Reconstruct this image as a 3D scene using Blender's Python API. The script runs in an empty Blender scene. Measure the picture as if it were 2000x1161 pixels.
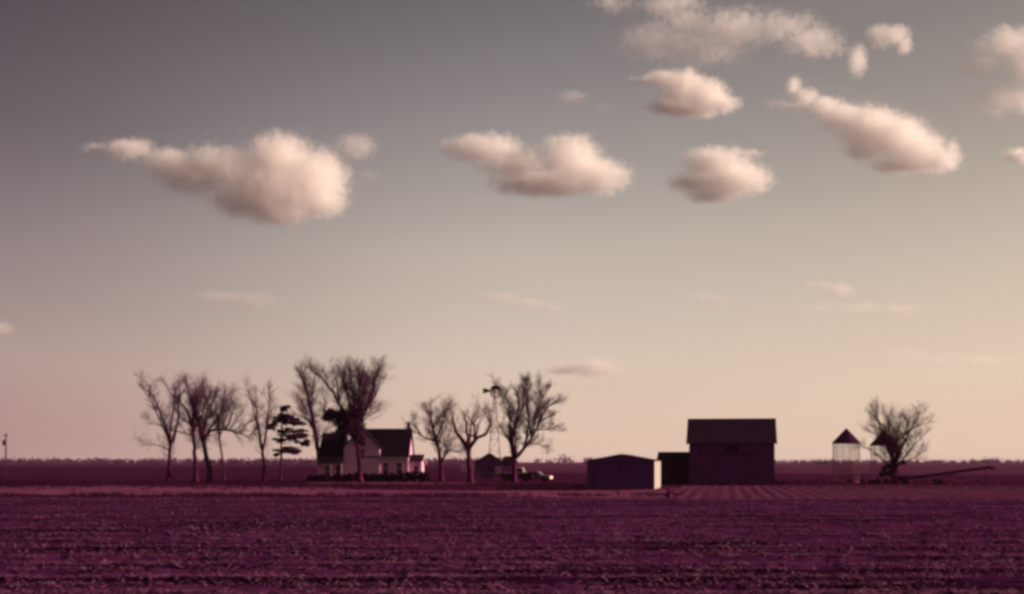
import bpy, bmesh, math, random
from mathutils import Vector, Matrix, noise as mnoise
R = math.radians
rnd = random.Random(11)
sc = bpy.context.scene
col = sc.collection

# ------------------------------------------------------------------ camera
HZ, F, CAMH = 903.0, 2600.0, 2.7            # horizon row and focal length in photo pixels, eye height in metres
cd = bpy.data.cameras.new('camera'); cam = bpy.data.objects.new('camera', cd); col.objects.link(cam)
cam.location = (0, 0, CAMH); cam.rotation_euler = (R(90), 0, 0)
cd.sensor_width = 36; cd.lens = 36 * F / 2000; cd.shift_y = (HZ - 580.5) / 2000
cd.clip_start = 0.5; cd.clip_end = 120000
sc.camera = cam

# ------------------------------------------------------------------ sky
EXPOSURE = 0.85
SUN_AZ, SUN_EL = R(90), R(17)               # clockwise from the view direction, above the horizon
w = bpy.data.worlds.new('World'); sc.world = w; w.use_nodes = True
nt = w.node_tree; nt.nodes.clear()
sky = nt.nodes.new('ShaderNodeTexSky'); sky.sky_type = 'NISHITA'; sky.sun_disc = False
sky.sun_elevation = SUN_EL; sky.sun_rotation = SUN_AZ; sky.air_density = 1.0; sky.dust_density = 0.0; sky.ozone_density = 1.0
def srgb(r, g, b, a=1.0):
    f = lambda c: c / 12.92 if c <= 0.04045 else ((c + 0.055) / 1.055) ** 2.4
    return (f(r / 255), f(g / 255), f(b / 255), a)
def N(tree, kind, **kw):
    n = tree.nodes.new(kind)
    for k, v in kw.items(): setattr(n, k, v)
    return n
def math_(tree, op, a, b=None, c=None, clamp=False):
    n = tree.nodes.new('ShaderNodeMath'); n.operation = op; n.use_clamp = clamp
    for i, v in enumerate((a, b, c)):
        if v is None: continue
        if isinstance(v, (int, float)): n.inputs[i].default_value = v
        else: tree.links.new(v, n.inputs[i])
    return n.outputs[0]
def ramp_(tree, fac, stops, mode='LINEAR'):
    n = tree.nodes.new('ShaderNodeValToRGB'); cr = n.color_ramp; cr.interpolation = mode
    while len(cr.elements) > 1: cr.elements.remove(cr.elements[0])
    cr.elements[0].position, cr.elements[0].color = stops[0]
    for p, c_ in stops[1:]: e = cr.elements.new(p); e.color = c_
    if fac is not None: tree.links.new(fac, n.inputs[0])
    return n.outputs[0]
def mix_(tree, fac, a, b, blend='MIX'):
    n = tree.nodes.new('ShaderNodeMix'); n.data_type = 'RGBA'; n.blend_type = blend
    for s_, v in ((n.inputs[0], fac), (n.inputs[6], a), (n.inputs[7], b)):
        if isinstance(v, (int, float, tuple)): s_.default_value = v
        else: tree.links.new(v, s_)
    return n.outputs[2]
# the physical sky gives the brightness; two film-like tone ramps (away from / towards the sun) give the faded-print hues
bw = N(nt, 'ShaderNodeRGBToBW'); nt.links.new(sky.outputs[0], bw.inputs[0])
geo = N(nt, 'ShaderNodeNewGeometry')
dot = N(nt, 'ShaderNodeVectorMath', operation='DOT_PRODUCT'); dot.inputs[1].default_value = (-math.sin(SUN_AZ), -math.cos(SUN_AZ), 0)
nt.links.new(geo.outputs['Incoming'], dot.inputs[0])
tsun = dot.outputs['Value']
lum = math_(nt, 'MULTIPLY', bw.outputs[0], 0.1)
away = ramp_(nt, lum, [(0.225, srgb(78, 69, 77)), (0.29, srgb(99, 88, 96)), (0.395, srgb(140, 125, 127)), (0.56, srgb(174, 149, 144)), (0.68, srgb(174, 139, 137))])
side = ramp_(nt, lum, [(0.205, srgb(107, 101, 105)), (0.268, srgb(151, 143, 141)), (0.358, srgb(191, 179, 168)), (0.505, srgb(216, 195, 178)), (0.62, srgb(223, 194, 174))])
near = ramp_(nt, lum, [(0.25, srgb(135, 127, 124)), (0.386, srgb(194, 179, 164)), (0.435, srgb(207, 189, 171)), (0.58, srgb(227, 203, 181)), (0.68, srgb(229, 199, 176))])
def span(lo, hi):
    n = N(nt, 'ShaderNodeMapRange', interpolation_type='SMOOTHSTEP'); n.inputs[1].default_value = lo; n.inputs[2].default_value = hi
    nt.links.new(tsun, n.inputs[0]); return n.outputs[0]
skycol = mix_(nt, span(0.0, 0.42), mix_(nt, span(-0.44, 0.04), away, side), near)
scale = N(nt, 'ShaderNodeVectorMath', operation='SCALE'); scale.inputs['Scale'].default_value = 10.0 / 2 ** EXPOSURE
nt.links.new(skycol, scale.inputs[0])
bg = N(nt, 'ShaderNodeBackground'); bg.inputs[1].default_value = 0.1
out = N(nt, 'ShaderNodeOutputWorld')
nt.links.new(scale.outputs[0], bg.inputs[0]); nt.links.new(bg.outputs[0], out.inputs[0])

# ------------------------------------------------------------------ sun
sd = bpy.data.lights.new('sun', 'SUN'); sun = bpy.data.objects.new('sun', sd); col.objects.link(sun)
sd.energy = 5.0; sd.angle = R(0.53); sd.color = (1.0, 0.76, 0.60)
sdir = Vector((math.sin(SUN_AZ) * math.cos(SUN_EL), math.cos(SUN_AZ) * math.cos(SUN_EL), math.sin(SUN_EL)))
sun.rotation_euler = sdir.to_track_quat('Z', 'Y').to_euler()
sun.location = (60, 60, 60)
vs = sc.view_settings; vs.view_transform = 'Standard'; vs.look = 'None'; vs.exposure = EXPOSURE; vs.gamma = 1; vs.use_curve_mapping = False
sc.render.engine = 'CYCLES'
sc.cycles.volume_bounces = 16; sc.cycles.max_bounces = 20; sc.cycles.diffuse_bounces = 3; sc.cycles.glossy_bounces = 3
sc.cycles.filter_width = 3.2; sc.cycles.use_denoising = True
# ------------------------------------------------------------------ helpers
def tag(o, label=None, cat=None, group=None, kind=None):
    for k_, v in (('label', label), ('category', cat), ('group', group), ('kind', kind)):
        if v: o[k_] = v
    return o
def mesh_obj(name, verts, faces, mat_, parent=None, smooth=False):
    me = bpy.data.meshes.new(name); me.from_pydata(verts, [], faces)
    if smooth: me.polygons.foreach_set('use_smooth', [True] * len(me.polygons))
    me.materials.append(mat_)
    o = bpy.data.objects.new(name, me); col.objects.link(o)
    if parent: o.parent = parent
    return o
def empty(name, loc, rz=0.0):
    o = bpy.data.objects.new(name, None); col.objects.link(o); o.location = loc; o.rotation_euler = (0, 0, rz)
    o.empty_display_size = 0.5
    return o
def P(px, py, D):                           # point at distance D seen at photo pixel (px, py)
    return Vector(((px - 1000) * D / F, D, CAMH + (HZ - py) * D / F))
def GD(py): return CAMH * F / (py - HZ)     # distance of the flat ground seen at photo row py
def GX(px, D): return (px - 1000) * D / F
class MB:
    def __init__(s): s.v, s.f = [], []
    def add(s, vs_, fs):
        n = len(s.v); s.v += [tuple(p) for p in vs_]; s.f += [tuple(i + n for i in f) for f in fs]
    def box(s, x0, x1, y0, y1, z0, z1):
        s.add([(x0, y0, z0), (x1, y0, z0), (x1, y1, z0), (x0, y1, z0), (x0, y0, z1), (x1, y0, z1), (x1, y1, z1), (x0, y1, z1)],
              [(0, 3, 2, 1), (4, 5, 6, 7), (0, 1, 5, 4), (1, 2, 6, 5), (2, 3, 7, 6), (3, 0, 4, 7)])
    def prism_y(s, prof, y0, y1):           # profile of (x, z), counter-clockwise seen from -y, extruded along y
        n = len(prof)
        s.add([(x, y0, z) for x, z in prof] + [(x, y1, z) for x, z in prof],
              [tuple(range(n)), tuple(range(2 * n - 1, n - 1, -1))] + [(i, i + n, (i + 1) % n + n, (i + 1) % n) for i in range(n)])
    def prism_x(s, prof, x0, x1):           # profile of (y, z), extruded along x
        n = len(prof)
        s.add([(x0, y, z) for y, z in prof] + [(x1, y, z) for y, z in prof],
              [tuple(range(n - 1, -1, -1)), tuple(range(n, 2 * n))] + [(i, (i + 1) % n, (i + 1) % n + n, i + n) for i in range(n)])
    def tube(s, pts, rad, sides=6, cap=True):
        pts = [Vector(p) for p in pts]; n0 = len(s.v); n = len(pts)
        ref = None
        for i, p in enumerate(pts):
            d = (pts[min(i + 1, n - 1)] - pts[max(i - 1, 0)]).normalized()
            if ref is None: ref = d.orthogonal().normalized()
            u = (ref - d * ref.dot(d))
            u = u.normalized() if u.length > 1e-5 else d.orthogonal().normalized()
            ref = u; v = d.cross(u); r = rad[i] if isinstance(rad, (list, tuple)) else rad
            for j in range(sides):
                a = 2 * math.pi * j / sides
                s.v.append(tuple(p + u * (r * math.cos(a)) + v * (r * math.sin(a))))
        for i in range(n - 1):
            for j in range(sides):
                a, b = n0 + i * sides + j, n0 + i * sides + (j + 1) % sides
                s.f.append((a, b, b + sides, a + sides))
        if cap:
            s.f.append(tuple(n0 + j for j in range(sides - 1, -1, -1)))
            s.f.append(tuple(n0 + (n - 1) * sides + j for j in range(sides)))
    def build(s, name, mat_, parent=None, smooth=False): return mesh_obj(name, s.v, s.f, mat_, parent, smooth)
def part(name, mat_, parent, *boxes):
    m = MB()
    for b in boxes: m.box(*b)
    return m.build(name, mat_, parent)

def material(name, c0, c1=None, scale=3.0, rough=0.9, spec=0.0, metal=0.0, bump=0.0, stretch=(1, 1, 1), detail=5.0, contrast=(0.35, 0.65), c2=None, scale2=0.3, amt2=0.5, green=0.6):
    m = bpy.data.materials.new(name); m.use_nodes = True; t = m.node_tree; t.nodes.clear()
    o = N(t, 'ShaderNodeOutputMaterial'); b = N(t, 'ShaderNodeBsdfPrincipled'); t.links.new(b.outputs[0], o.inputs[0])
    b.inputs['Roughness'].default_value = rough; b.inputs['Metallic'].default_value = metal; b.inputs['Specular IOR Level'].default_value = spec
    c0, c1, c2 = (None if q is None else (q[0], q[1] * green, q[2]) for q in (c0, c1, c2))
    c0 = tuple(c0) + (1,)
    if c1 is None: b.inputs['Base Color'].default_value = c0; return m
    tc = N(t, 'ShaderNodeTexCoord'); mp = N(t, 'ShaderNodeMapping'); mp.inputs['Scale'].default_value = stretch
    t.links.new(tc.outputs['Object'], mp.inputs[0])
    n = N(t, 'ShaderNodeTexNoise'); n.inputs['Scale'].default_value = scale; n.inputs['Detail'].default_value = detail; n.inputs['Roughness'].default_value = 0.6
    t.links.new(mp.outputs[0], n.inputs['Vector'])
    c_ = ramp_(t, n.outputs[0], [(contrast[0], c0), (contrast[1], tuple(c1) + (1,))])
    if c2:
        n2 = N(t, 'ShaderNodeTexNoise'); n2.inputs['Scale'].default_value = scale2; n2.inputs['Detail'].default_value = 3.0
        t.links.new(mp.outputs[0], n2.inputs['Vector'])
        f2 = N(t, 'ShaderNodeMapRange'); f2.inputs[1].default_value = 0.42; f2.inputs[2].default_value = 0.62; f2.inputs[4].default_value = amt2
        t.links.new(n2.outputs[0], f2.inputs[0])
        c_ = mix_(t, f2.outputs[0], c_, tuple(c2) + (1,))
    t.links.new(c_, b.inputs['Base Color'])
    if bump:
        bp = N(t, 'ShaderNodeBump'); bp.inputs['Strength'].default_value = 1.0; bp.inputs['Distance'].default_value = bump
        t.links.new(n.outputs[0], bp.inputs['Height']); t.links.new(bp.outputs[0], b.inputs['Normal'])
    return m

# ------------------------------------------------------------------ ground
M_far = material('far_ploughed_soil', (0.026, 0.005, 0.020), (0.044, 0.010, 0.031), scale=0.02, stretch=(0.25, 1, 1), detail=8, c2=(0.055, 0.015, 0.038), scale2=0.006, amt2=0.6)
def soil_material():
    m = material('field_soil', (0.042, 0.010, 0.036), (0.094, 0.025, 0.071), scale=1.6, detail=8, bump=0.03, contrast=(0.36, 0.66), c2=(0.070, 0.017, 0.053), scale2=0.10, amt2=0.5, green=0.78)
    t = m.node_tree; bs = t.nodes['Principled BSDF']; src = bs.inputs['Base Color'].links[0].from_socket
    tc = N(t, 'ShaderNodeTexCoord')
    def streak(sx, sy, lo, hi, det):          # bare, damp strips left between the swaths of residue
        mp = N(t, 'ShaderNodeMapping'); mp.inputs['Scale'].default_value = (sx, sy, 1); t.links.new(tc.outputs['Object'], mp.inputs[0])
        n = N(t, 'ShaderNodeTexNoise'); n.inputs['Scale'].default_value = 1; n.inputs['Detail'].default_value = det; n.inputs['Roughness'].default_value = .6
        t.links.new(mp.outputs[0], n.inputs['Vector'])
        r = N(t, 'ShaderNodeMapRange', interpolation_type='SMOOTHSTEP'); r.inputs[1].default_value = lo; r.inputs[2].default_value = hi; r.inputs[4].default_value = 0.85
        t.links.new(n.outputs[0], r.inputs[0]); return r.outputs[0]
    c_ = mix_(t, streak(0.06, 0.55, 0.46, 0.62, 4.0), src, (0.017, 0.003, 0.015, 1))
    c_ = mix_(t, streak(0.35, 1.6, 0.53, 0.68, 5.0), c_, (0.019, 0.004, 0.016, 1))
    t.links.new(c_, bs.inputs['Base Color']); return m
M_soil = soil_material()
M_lane = material('dry_grass_lane', (0.118, 0.050, 0.070), (0.180, 0.084, 0.110), scale=0.9, stretch=(0.3, 1, 1), detail=8, c2=(0.09, 0.02, 0.05), scale2=0.25, amt2=0.5)
M_ditch = material('dark_ditch_weeds', (0.022, 0.004, 0.018), (0.045, 0.009, 0.032), scale=1.2, detail=6)
M_yard = material('yard_grass', (0.040, 0.008, 0.024), (0.075, 0.017, 0.040), scale=0.5, stretch=(0.3, 1, 1), detail=7, c2=(0.028, 0.006, 0.02), scale2=0.08, amt2=0.7)
M_stub = material('pale_stubble_soil', (0.055, 0.015, 0.038), (0.100, 0.032, 0.064), scale=0.8, detail=8, green=.8)
tag(mesh_obj('ground', [(-40000, -200, 0), (40000, -200, 0), (40000, 45000, 0), (-40000, 45000, 0)], [(0, 1, 2, 3)], M_far), kind='structure')

def strip(name, upper, lower, mat_, z, nseg=60, rag=0.35, seed=0):
    # ground area between two edges given as photo-pixel polylines, laid on the flat ground with uneven margins
    def at(pl, x):
        for (x0, y0), (x1, y1) in zip(pl, pl[1:]):
            if x <= x1: return y0 + (y1 - y0) * (x - x0) / (x1 - x0)
        return pl[-1][1]
    vs_, fs = [], []
    xa, xb = max(upper[0][0], lower[0][0]), min(upper[-1][0], lower[-1][0])
    for i in range(nseg + 1):
        x = xa + (xb - xa) * i / nseg
        for e, pl in ((0, lower), (1, upper)):
            D = GD(at(pl, x)); D += rag * D * 0.05 * mnoise.noise(Vector((x * 0.03, e * 9.1, seed * 3.3)))
            vs_.append((GX(x, D), D, z))
    for i in range(nseg): fs.append((2 * i, 2 * i + 2, 2 * i + 3, 2 * i + 1))
    return tag(mesh_obj(name, vs_, fs, mat_), kind='structure')
strip('farmyard', [(-900, 936), (0, 937), (600, 936), (1300, 936), (2000, 936), (2900, 936)], [(-900, 953), (600, 951), (1150, 962), (1300, 966), (2000, 958), (2900, 958)], M_yard, 0.004, seed=1)
strip('distant_field', [(900, 906), (1600, 906), (2900, 906)], [(900, 922), (1600, 926), (2900, 932)], M_stub, 0.006, seed=8)
strip('grass_lane', [(-900, 950), (0, 950.5), (300, 949), (600, 951), (700, 957), (1140, 960), (1260, 957), (1310, 956)], [(-900, 968), (0, 968), (640, 969), (1100, 973), (1230, 976), (1310, 972)], M_lane, 0.010, seed=2)
strip('field_edge', [(-900, 973), (0, 973), (640, 973), (1100, 976), (1310, 972)], [(-900, 978), (0, 978), (1310, 978)], M_stub, 0.008, seed=6)
strip('mown_strip', [(600, 942), (700, 942), (860, 943), (930, 944)], [(600, 944.5), (700, 945.5), (860, 946), (930, 945)], M_lane, 0.014, seed=3)
strip('ditch', [(-900, 967), (0, 967), (640, 967.5), (1100, 971.5), (1250, 974.5)], [(-900, 973.5), (0, 973.5), (640, 973.5), (1100, 976.5), (1250, 975.5)], M_ditch, 0.016, seed=4)
strip('pale_headland', [(1560, 958), (1640, 955), (2000, 953), (2900, 951)], [(1560, 962), (1640, 960), (2000, 960), (2900, 958)], M_lane, 0.012, seed=5)

# near field: crop rows run across the view
ROW = 0.95
def field_z(x, y):
    wob = 0.22 * mnoise.noise(Vector((x * 0.05, y * 0.05, 1.7)))
    ph = (y + wob) / ROW
    band = 0.5 + 0.5 * math.sin(2 * math.pi * (y + 1.2 * mnoise.noise(Vector((x * 0.03, y * 0.06, 5)))) / 3.5)
    a = 0.06 + 0.05 * band
    z = a * math.sin(2 * math.pi * ph) + 0.09 * band
    z += 0.03 * mnoise.noise(Vector((x * 1.1, y * 2.0, 0))) + 0.02 * mnoise.noise(Vector((x * 3.1, y * 3.3, 4)))
    return z * min(1, max(0, (99.5 - y) / 14.0) + 0.12) + 0.02
def grid(name, ys, halfw, nx, zf, mat_):
    vs_, fs = [], []
    for y in ys:
        a, b = halfw(y)
        for i in range(nx + 1):
            x = a + (b - a) * i / nx
            vs_.append((x, y, zf(x, y)))
    for j in range(len(ys) - 1):
        for i in range(nx):
            k = j * (nx + 1) + i
            fs.append((k, k + 1, k + nx + 2, k + nx + 1))
    return mesh_obj(name, vs_, fs, mat_, smooth=True)
ys = []; y = 20.0
while y < 98.2: ys.append(y); y += 0.13 if y < 55 else 0.19
tag(grid('crop_field', ys, lambda y: (-0.40 * y - 8, 0.40 * y + 8), 190, field_z, M_soil), kind='structure')

# the end rows on the right run away from the camera towards the barn
AZ2 = math.atan(430 / F)
def row_z(x, y):
    u = x * math.cos(AZ2) - y * math.sin(AZ2)
    u += 0.2 * mnoise.noise(Vector((x * 0.03, y * 0.03, 8)))
    edge = min(1, max(0, (y - 92) / 4), max(0, (151 - y) / 4))
    ph = u / 1.05
    return 0.03 + edge * ((0.022 + 0.03 * mnoise.noise(Vector((u * .4, y * .02, 2)))) * math.sin(2 * math.pi * ph) + 0.04 * mnoise.noise(Vector((x * 1.2, y * 0.9, 3)))+0.08)
M_rows = material('furrowed_soil', (0.055, 0.015, 0.038), (0.112, 0.036, 0.068), scale=1.0, detail=7, bump=0.03, green=.85, c2=(0.085, 0.02, 0.055), scale2=0.1)
ys2 = [92 + i * 0.6 for i in range(97)]
def rw(y):
    xa = GX(1308, y) if y < 133 else GX(1330, y)
    return xa, GX(2000, y) + 14
tag(grid('furrowed_end_rows', ys2, rw, 340, row_z, M_rows), kind='structure')

# crop litter and clods on the near field: nobody could count them
M_litter = material('corn_litter', (0.055, 0.018, 0.044), (0.19, 0.082, 0.128), scale=2.0, detail=3, green=0.82)
M_clod = material('soil_clods', (0.035, 0.006, 0.026), (0.105, 0.026, 0.068), scale=0.9, detail=4)
def scatter():
    rr = random.Random(5)
    lit, clod = MB(), MB()
    n = 0
    while n < 130000:
        y = 21 + 80 * rr.random() ** 1.7
        x = rr.uniform(-1, 1) * (0.40 * y + 3)
        band = math.sin(2 * math.pi * (y + 1.2 * mnoise.noise(Vector((x * 0.03, y * 0.06, 5)))) / 3.5)
        rowp = math.sin(2 * math.pi * (y + 0.22 * mnoise.noise(Vector((x * 0.05, y * 0.05, 1.7)))) / ROW)
        patch = mnoise.noise(Vector((x * 0.35, y * 0.5, 7))) + 0.8 * mnoise.noise(Vector((x * 1.1, y * 1.5, 17)))
        if rr.random() > 0.26 + 0.26 * band + 0.22 * rowp + 0.85 * patch: 
            n += 0.25; continue
        n += 1
        z = field_z(x, y)
        if rr.random() < 0.8:
            L, W = rr.uniform(.08, .28), rr.uniform(.012, .04); a = rr.uniform(0, math.pi); tl = rr.gauss(0, .22)
            ux, uy = math.cos(a), math.sin(a); h = L * math.sin(tl)
            w2 = rr.uniform(-.5, .5) * W
            lit.add([(x - ux * L / 2 - uy * W, y - uy * L / 2 + ux * W, z + .03 - h / 2), (x - ux * L / 2 + uy * W, y - uy * L / 2 - ux * W, z + .03 - h / 2 + w2),
                     (x + ux * L / 2 + uy * W * .5, y + uy * L / 2 - ux * W * .5, z + .04 + abs(h) / 2), (x + ux * L / 2 - uy * W * .5, y + uy * L / 2 + ux * W * .5, z + .04 + abs(h) / 2 + w2)], [(0, 1, 2, 3)])
        else:
            r = rr.uniform(.02, .07); ps = [Vector(p) * r * rr.uniform(.6, 1.2) for p in ((1, 0, 0), (0, 1, 0), (-1, 0, 0), (0, -1, 0), (.1, .1, .8))]
            clod.add([(x + p.x, y + p.y, z - .01 + p.z) for p in ps], [(0, 1, 4), (1, 2, 4), (2, 3, 4), (3, 0, 4)])
    tag(lit.build('crop_litter', M_litter), 'pale dry crop litter strewn over the dark field', 'litter', kind='stuff')
    tag(clod.build('soil_clods', M_clod), 'dark soil clods lying between the crop rows', 'soil', kind='stuff')
scatter()

def tufts():
    rr = random.Random(9); mb = MB()
    def tuft(x, y, h, n):
        for _ in range(n):
            a = rr.uniform(0, 6.28); l = rr.uniform(.1, .45) * h; bx, by = x + rr.gauss(0, .12), y + rr.gauss(0, .12); w_ = rr.uniform(.012, .03)
            hh = h * rr.uniform(.5, 1.1)
            mb.add([(bx - w_, by, 0), (bx + w_, by, 0), (bx + math.cos(a) * l, by + math.sin(a) * l, hh)], [(0, 1, 2)])
    for _ in range(3600):
        px = rr.uniform(-100, 1340); D = GD(rr.choice((rr.gauss(950.5, 1.2), rr.gauss(968.5, 1.3), rr.uniform(941, 958))))
        x = GX(px, D)
        if mnoise.noise(Vector((x * .2, D * .2, 3))) > -.15: tuft(x, D, rr.uniform(.12, .42), 7)
    for _ in range(900):
        px = rr.uniform(1500, 2050); D = GD(rr.uniform(940, 958)); tuft(GX(px, D), D, rr.uniform(.12, .45), 7)
    tag(mb.build('rough_grass', M_tuft), 'rough dry grass tufts along the lane and yard edges', 'grass', kind='stuff')
M_tuft = material('dry_tufts', (0.045, 0.012, 0.028), (0.12, 0.045, 0.07), scale=.6, detail=3, green=.8)
tufts()
# ------------------------------------------------------------------ trees
M_bark = material('bark', (0.030, 0.008, 0.022), (0.075, 0.020, 0.044), scale=3, stretch=(1, 1, .25), bump=.03)
M_twig = material('twigs', (0.045, 0.013, 0.032), (0.085, 0.026, 0.052), scale=1.5)
M_needle = material('dark_needles', (0.016, 0.005, 0.013), (0.035, 0.012, 0.026), scale=1.2)
M_dead = material('withered_leaves', (0.014, 0.004, 0.011), (0.034, 0.010, 0.022), scale=1.0)
M_weed = material('dark_weeds', (0.018, 0.004, 0.014), (0.045, 0.010, 0.030), scale=1.5)
def smooth_line(pts, rr, seg=0.6, wob=0.04):
    out_ = []
    for i in range(len(pts) - 1):
        p0, p1, p2, p3 = pts[max(i - 1, 0)], pts[i], pts[i + 1], pts[min(i + 2, len(pts) - 1)]
        n = max(1, int((p2 - p1).length / seg))
        for j in range(n):
            t = j / n
            q = 0.5 * ((2 * p1) + (p2 - p0) * t + (2 * p0 - 5 * p1 + 4 * p2 - p3) * t * t + (3 * p1 - p0 - 3 * p2 + p3) * t ** 3)
            if i or j: q = q + Vector((rr.gauss(0, wob), rr.gauss(0, wob), rr.gauss(0, wob * .5)))
            out_.append(q)
    out_.append(pts[-1]); return out_
def grow(mb, start, d, length, r0, level, rr, up, spread, dens):
    n = 4 if level < 2 else 3
    pts, p, dd = [start], start.copy(), d.copy()
    for i in range(n):
        dd = (dd + Vector((rr.gauss(0, .13), rr.gauss(0, .13), rr.gauss(0, .10) + up))).normalized()
        p = p + dd * (length / n); pts.append(p)
    r1 = max(0.0042, r0 * 0.25)
    mb.tube(pts, [r0 + (r1 - r0) * i / n for i in range(n + 1)], 4 if level == 1 else 3, cap=False)
    if level >= 3: return
    kids = int(rr.uniform(0.75, 1.25) * dens * (8 if level == 1 else 6)) + 1
    for _ in range(kids):
        t = rr.uniform(0.2, 1.0); i = min(int(t * n), n - 1); q = pts[i].lerp(pts[i + 1], t * n - i)
        tang = (pts[i + 1] - pts[i]).normalized()
        side = Vector((rr.gauss(0, 1), rr.gauss(0, 1), rr.gauss(0, .7))); side = (side - tang * side.dot(tang)).normalized()
        nd = (tang + side * spread * rr.uniform(.6, 1.3)).normalized()
        grow(mb, q, nd, length * rr.uniform(.42, .75), max(0.0062, r0 * .45 * (1.15 - .5 * t)), level + 1, rr, up, spread, dens)
def tree(name, label, base, limbs, dens=1.0, twig=1.0, up=0.08, spread=0.75, seed=0, group='bare trees around the farmstead', deep=0.5, twig_from=0.3, leaves=None):
    D = GD(base[1]); k = F / D; rr = random.Random(seed * 7 + 3); dens *= 1.12
    root = empty(name, (GX(base[0], D), D, 0)); o0 = Vector(root.location)
    tag(root, label, 'tree', group)
    tr, cr = MB(), MB()
    for li, (w0, w1, pl) in enumerate(limbs):
        pts = []; slope = 0 if li == 0 else rr.choice((-1, 1)) * rr.uniform(.1, deep); L = 0
        start_dy = 0
        for i, q in enumerate(pl):
            if i: L += math.hypot(q[0] - pl[i - 1][0], q[1] - pl[i - 1][1]) / k
            w_ = P(q[0], q[1], D); w_.y += slope * L
            pts.append(w_ - o0)
        if li == 0: pts[0].z = -0.15
        sm = smooth_line(pts, rr)
        n = len(sm); rad = [1.06 * (w0 + (w1 * .7 - w0) * (i / (n - 1)) ** 0.75) / 2 / k for i in range(n)]
        if li == 0:
            for i, f in ((0, 1.5), (1, 1.15)):
                if i < n: rad[i] *= f
        tr.tube(sm, rad, 8, cap=True)
        copies = [(sm, rad, 0)]
        if li > 0 and deep > 0.25 and (w0 > 3.5):      # a companion limb leaning into depth
            ang = rr.choice((-1, 1)) * rr.uniform(.9, 1.9); rot = Matrix.Rotation(ang, 3, 'Z'); b0 = sm[0]
            sm2 = [b0 + rot @ ((q - b0) * rr.uniform(.8, .9)) + Vector((0, 0, (q - b0).z * .08)) for q in sm]
            rad2 = [r * .8 for r in rad]; tr.tube(sm2, rad2, 6); copies.append((sm2, rad2, 1))
        for s_, rd, _ in copies:
            tot = sum((s_[i + 1] - s_[i]).length for i in range(len(s_) - 1))
            cnt = max(3, int(tot * 3.0 * dens))
            t0 = (twig_from + .25 if li == 0 else twig_from * .6)
            for c in range(cnt):
                t = t0 + (1 - t0) * (c + rr.random()) / cnt; t = min(t, .999)
                i = min(int(t * (len(s_) - 1)), len(s_) - 2); q = s_[i].lerp(s_[i + 1], t * (len(s_) - 1) - i)
                tang = (s_[i + 1] - s_[i]).normalized()
                side = Vector((rr.gauss(0, 1), rr.gauss(0, 1), rr.gauss(0, .6) + .2)); side = (side - tang * side.dot(tang)).normalized()
                nd = (tang * (0.55 + .6 * t) + side * spread * rr.uniform(.6, 1.2) + Vector((0, 0, .15))).normalized()
                grow(cr, q, nd, twig * rr.uniform(.9, 2.1), min(rd[i] * .5, .05) * rr.uniform(.6, 1), 1, rr, up, spread, dens)
            for c in range(4):         # brush at the limb tip
                tang = (s_[-1] - s_[-2]).normalized()
                nd = (tang + Vector((rr.gauss(0, .35), rr.gauss(0, .35), rr.gauss(0, .25)))).normalized()
                grow(cr, s_[-1], nd, twig * rr.uniform(.8, 1.7), min(rd[-1] * .6, .03), 2, rr, up, spread, dens)
    tr.build('trunk', M_bark, root, smooth=True); cr.build('crown', M_twig, root)
    if leaves:
        lf = MB()
        for (px, py, rx, ry, n) in leaves: leaf_fill(lf, P(px, py, D) - o0, rx / k, ry / k, n, rr, .10, .28)
        lf.build('withered_leaves', M_dead, root)
    return root
def leaf_fill(mb, c, rx, rz, n, rr, s0, s1, ry=None):
    ry = ry or rx
    cl = []
    for _ in range(max(3, n // 55)):
        v = Vector((rr.gauss(0, 1), rr.gauss(0, 1), rr.gauss(0, 1))).normalized() * rr.random() ** .45
        cl.append(Vector((v.x * rx, v.y * ry, v.z * rz)))
    for _ in range(n):
        v = rr.choice(cl); q = c + v + Vector((rr.gauss(0, rx * .16), rr.gauss(0, ry * .16), rr.gauss(0, rz * .2)))
        s = rr.uniform(s0, s1); a = Vector((rr.gauss(0, 1), rr.gauss(0, 1), rr.gauss(0, 1))).normalized(); b = a.orthogonal().normalized()
        mb.add([q - a * s, q + b * s * .5, q + a * s, q - b * s * .5], [(0, 1, 2, 3)])

tree('bare_tree', 'bare forked tree furthest left with its left limb leaning far out', (330, 941),
     [(9, 8, [(330, 941), (331, 900), (333, 868)]), (7, 2.5, [(333, 868), (322, 840), (308, 808), (291, 776), (283, 766), (270, 757)]),
      (6.5, 2.5, [(333, 868), (341, 845), (346, 815), (344, 785), (346, 755)]), (2.5, 1, [(290, 775), (292, 758), (278, 742)]), (2.5, 1, [(344, 785), (334, 766), (326, 752)]),
      (2.5, .8, [(333, 880), (312, 872), (280, 866)]), (2, .8, [(318, 832), (290, 826), (284, 818)])], dens=.62, seed=1)
tree('bare_tree', 'bare tree with twin leaning trunk just right of the leftmost forked tree', (383, 942),
     [(10, 8, [(383, 942), (382, 905), (379, 865), (376, 835)]), (7, 2.5, [(376, 835), (370, 812), (362, 795), (352, 780)]), (6, 2.5, [(376, 835), (378, 805), (374, 775), (368, 752)]),
      (5, 2, [(377, 845), (395, 815), (405, 785), (402, 765)]), (3, 1, [(379, 855), (360, 846), (330, 842)]), (3, 1, [(376, 830), (358, 820), (345, 795)])], dens=.78, seed=2)
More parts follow.
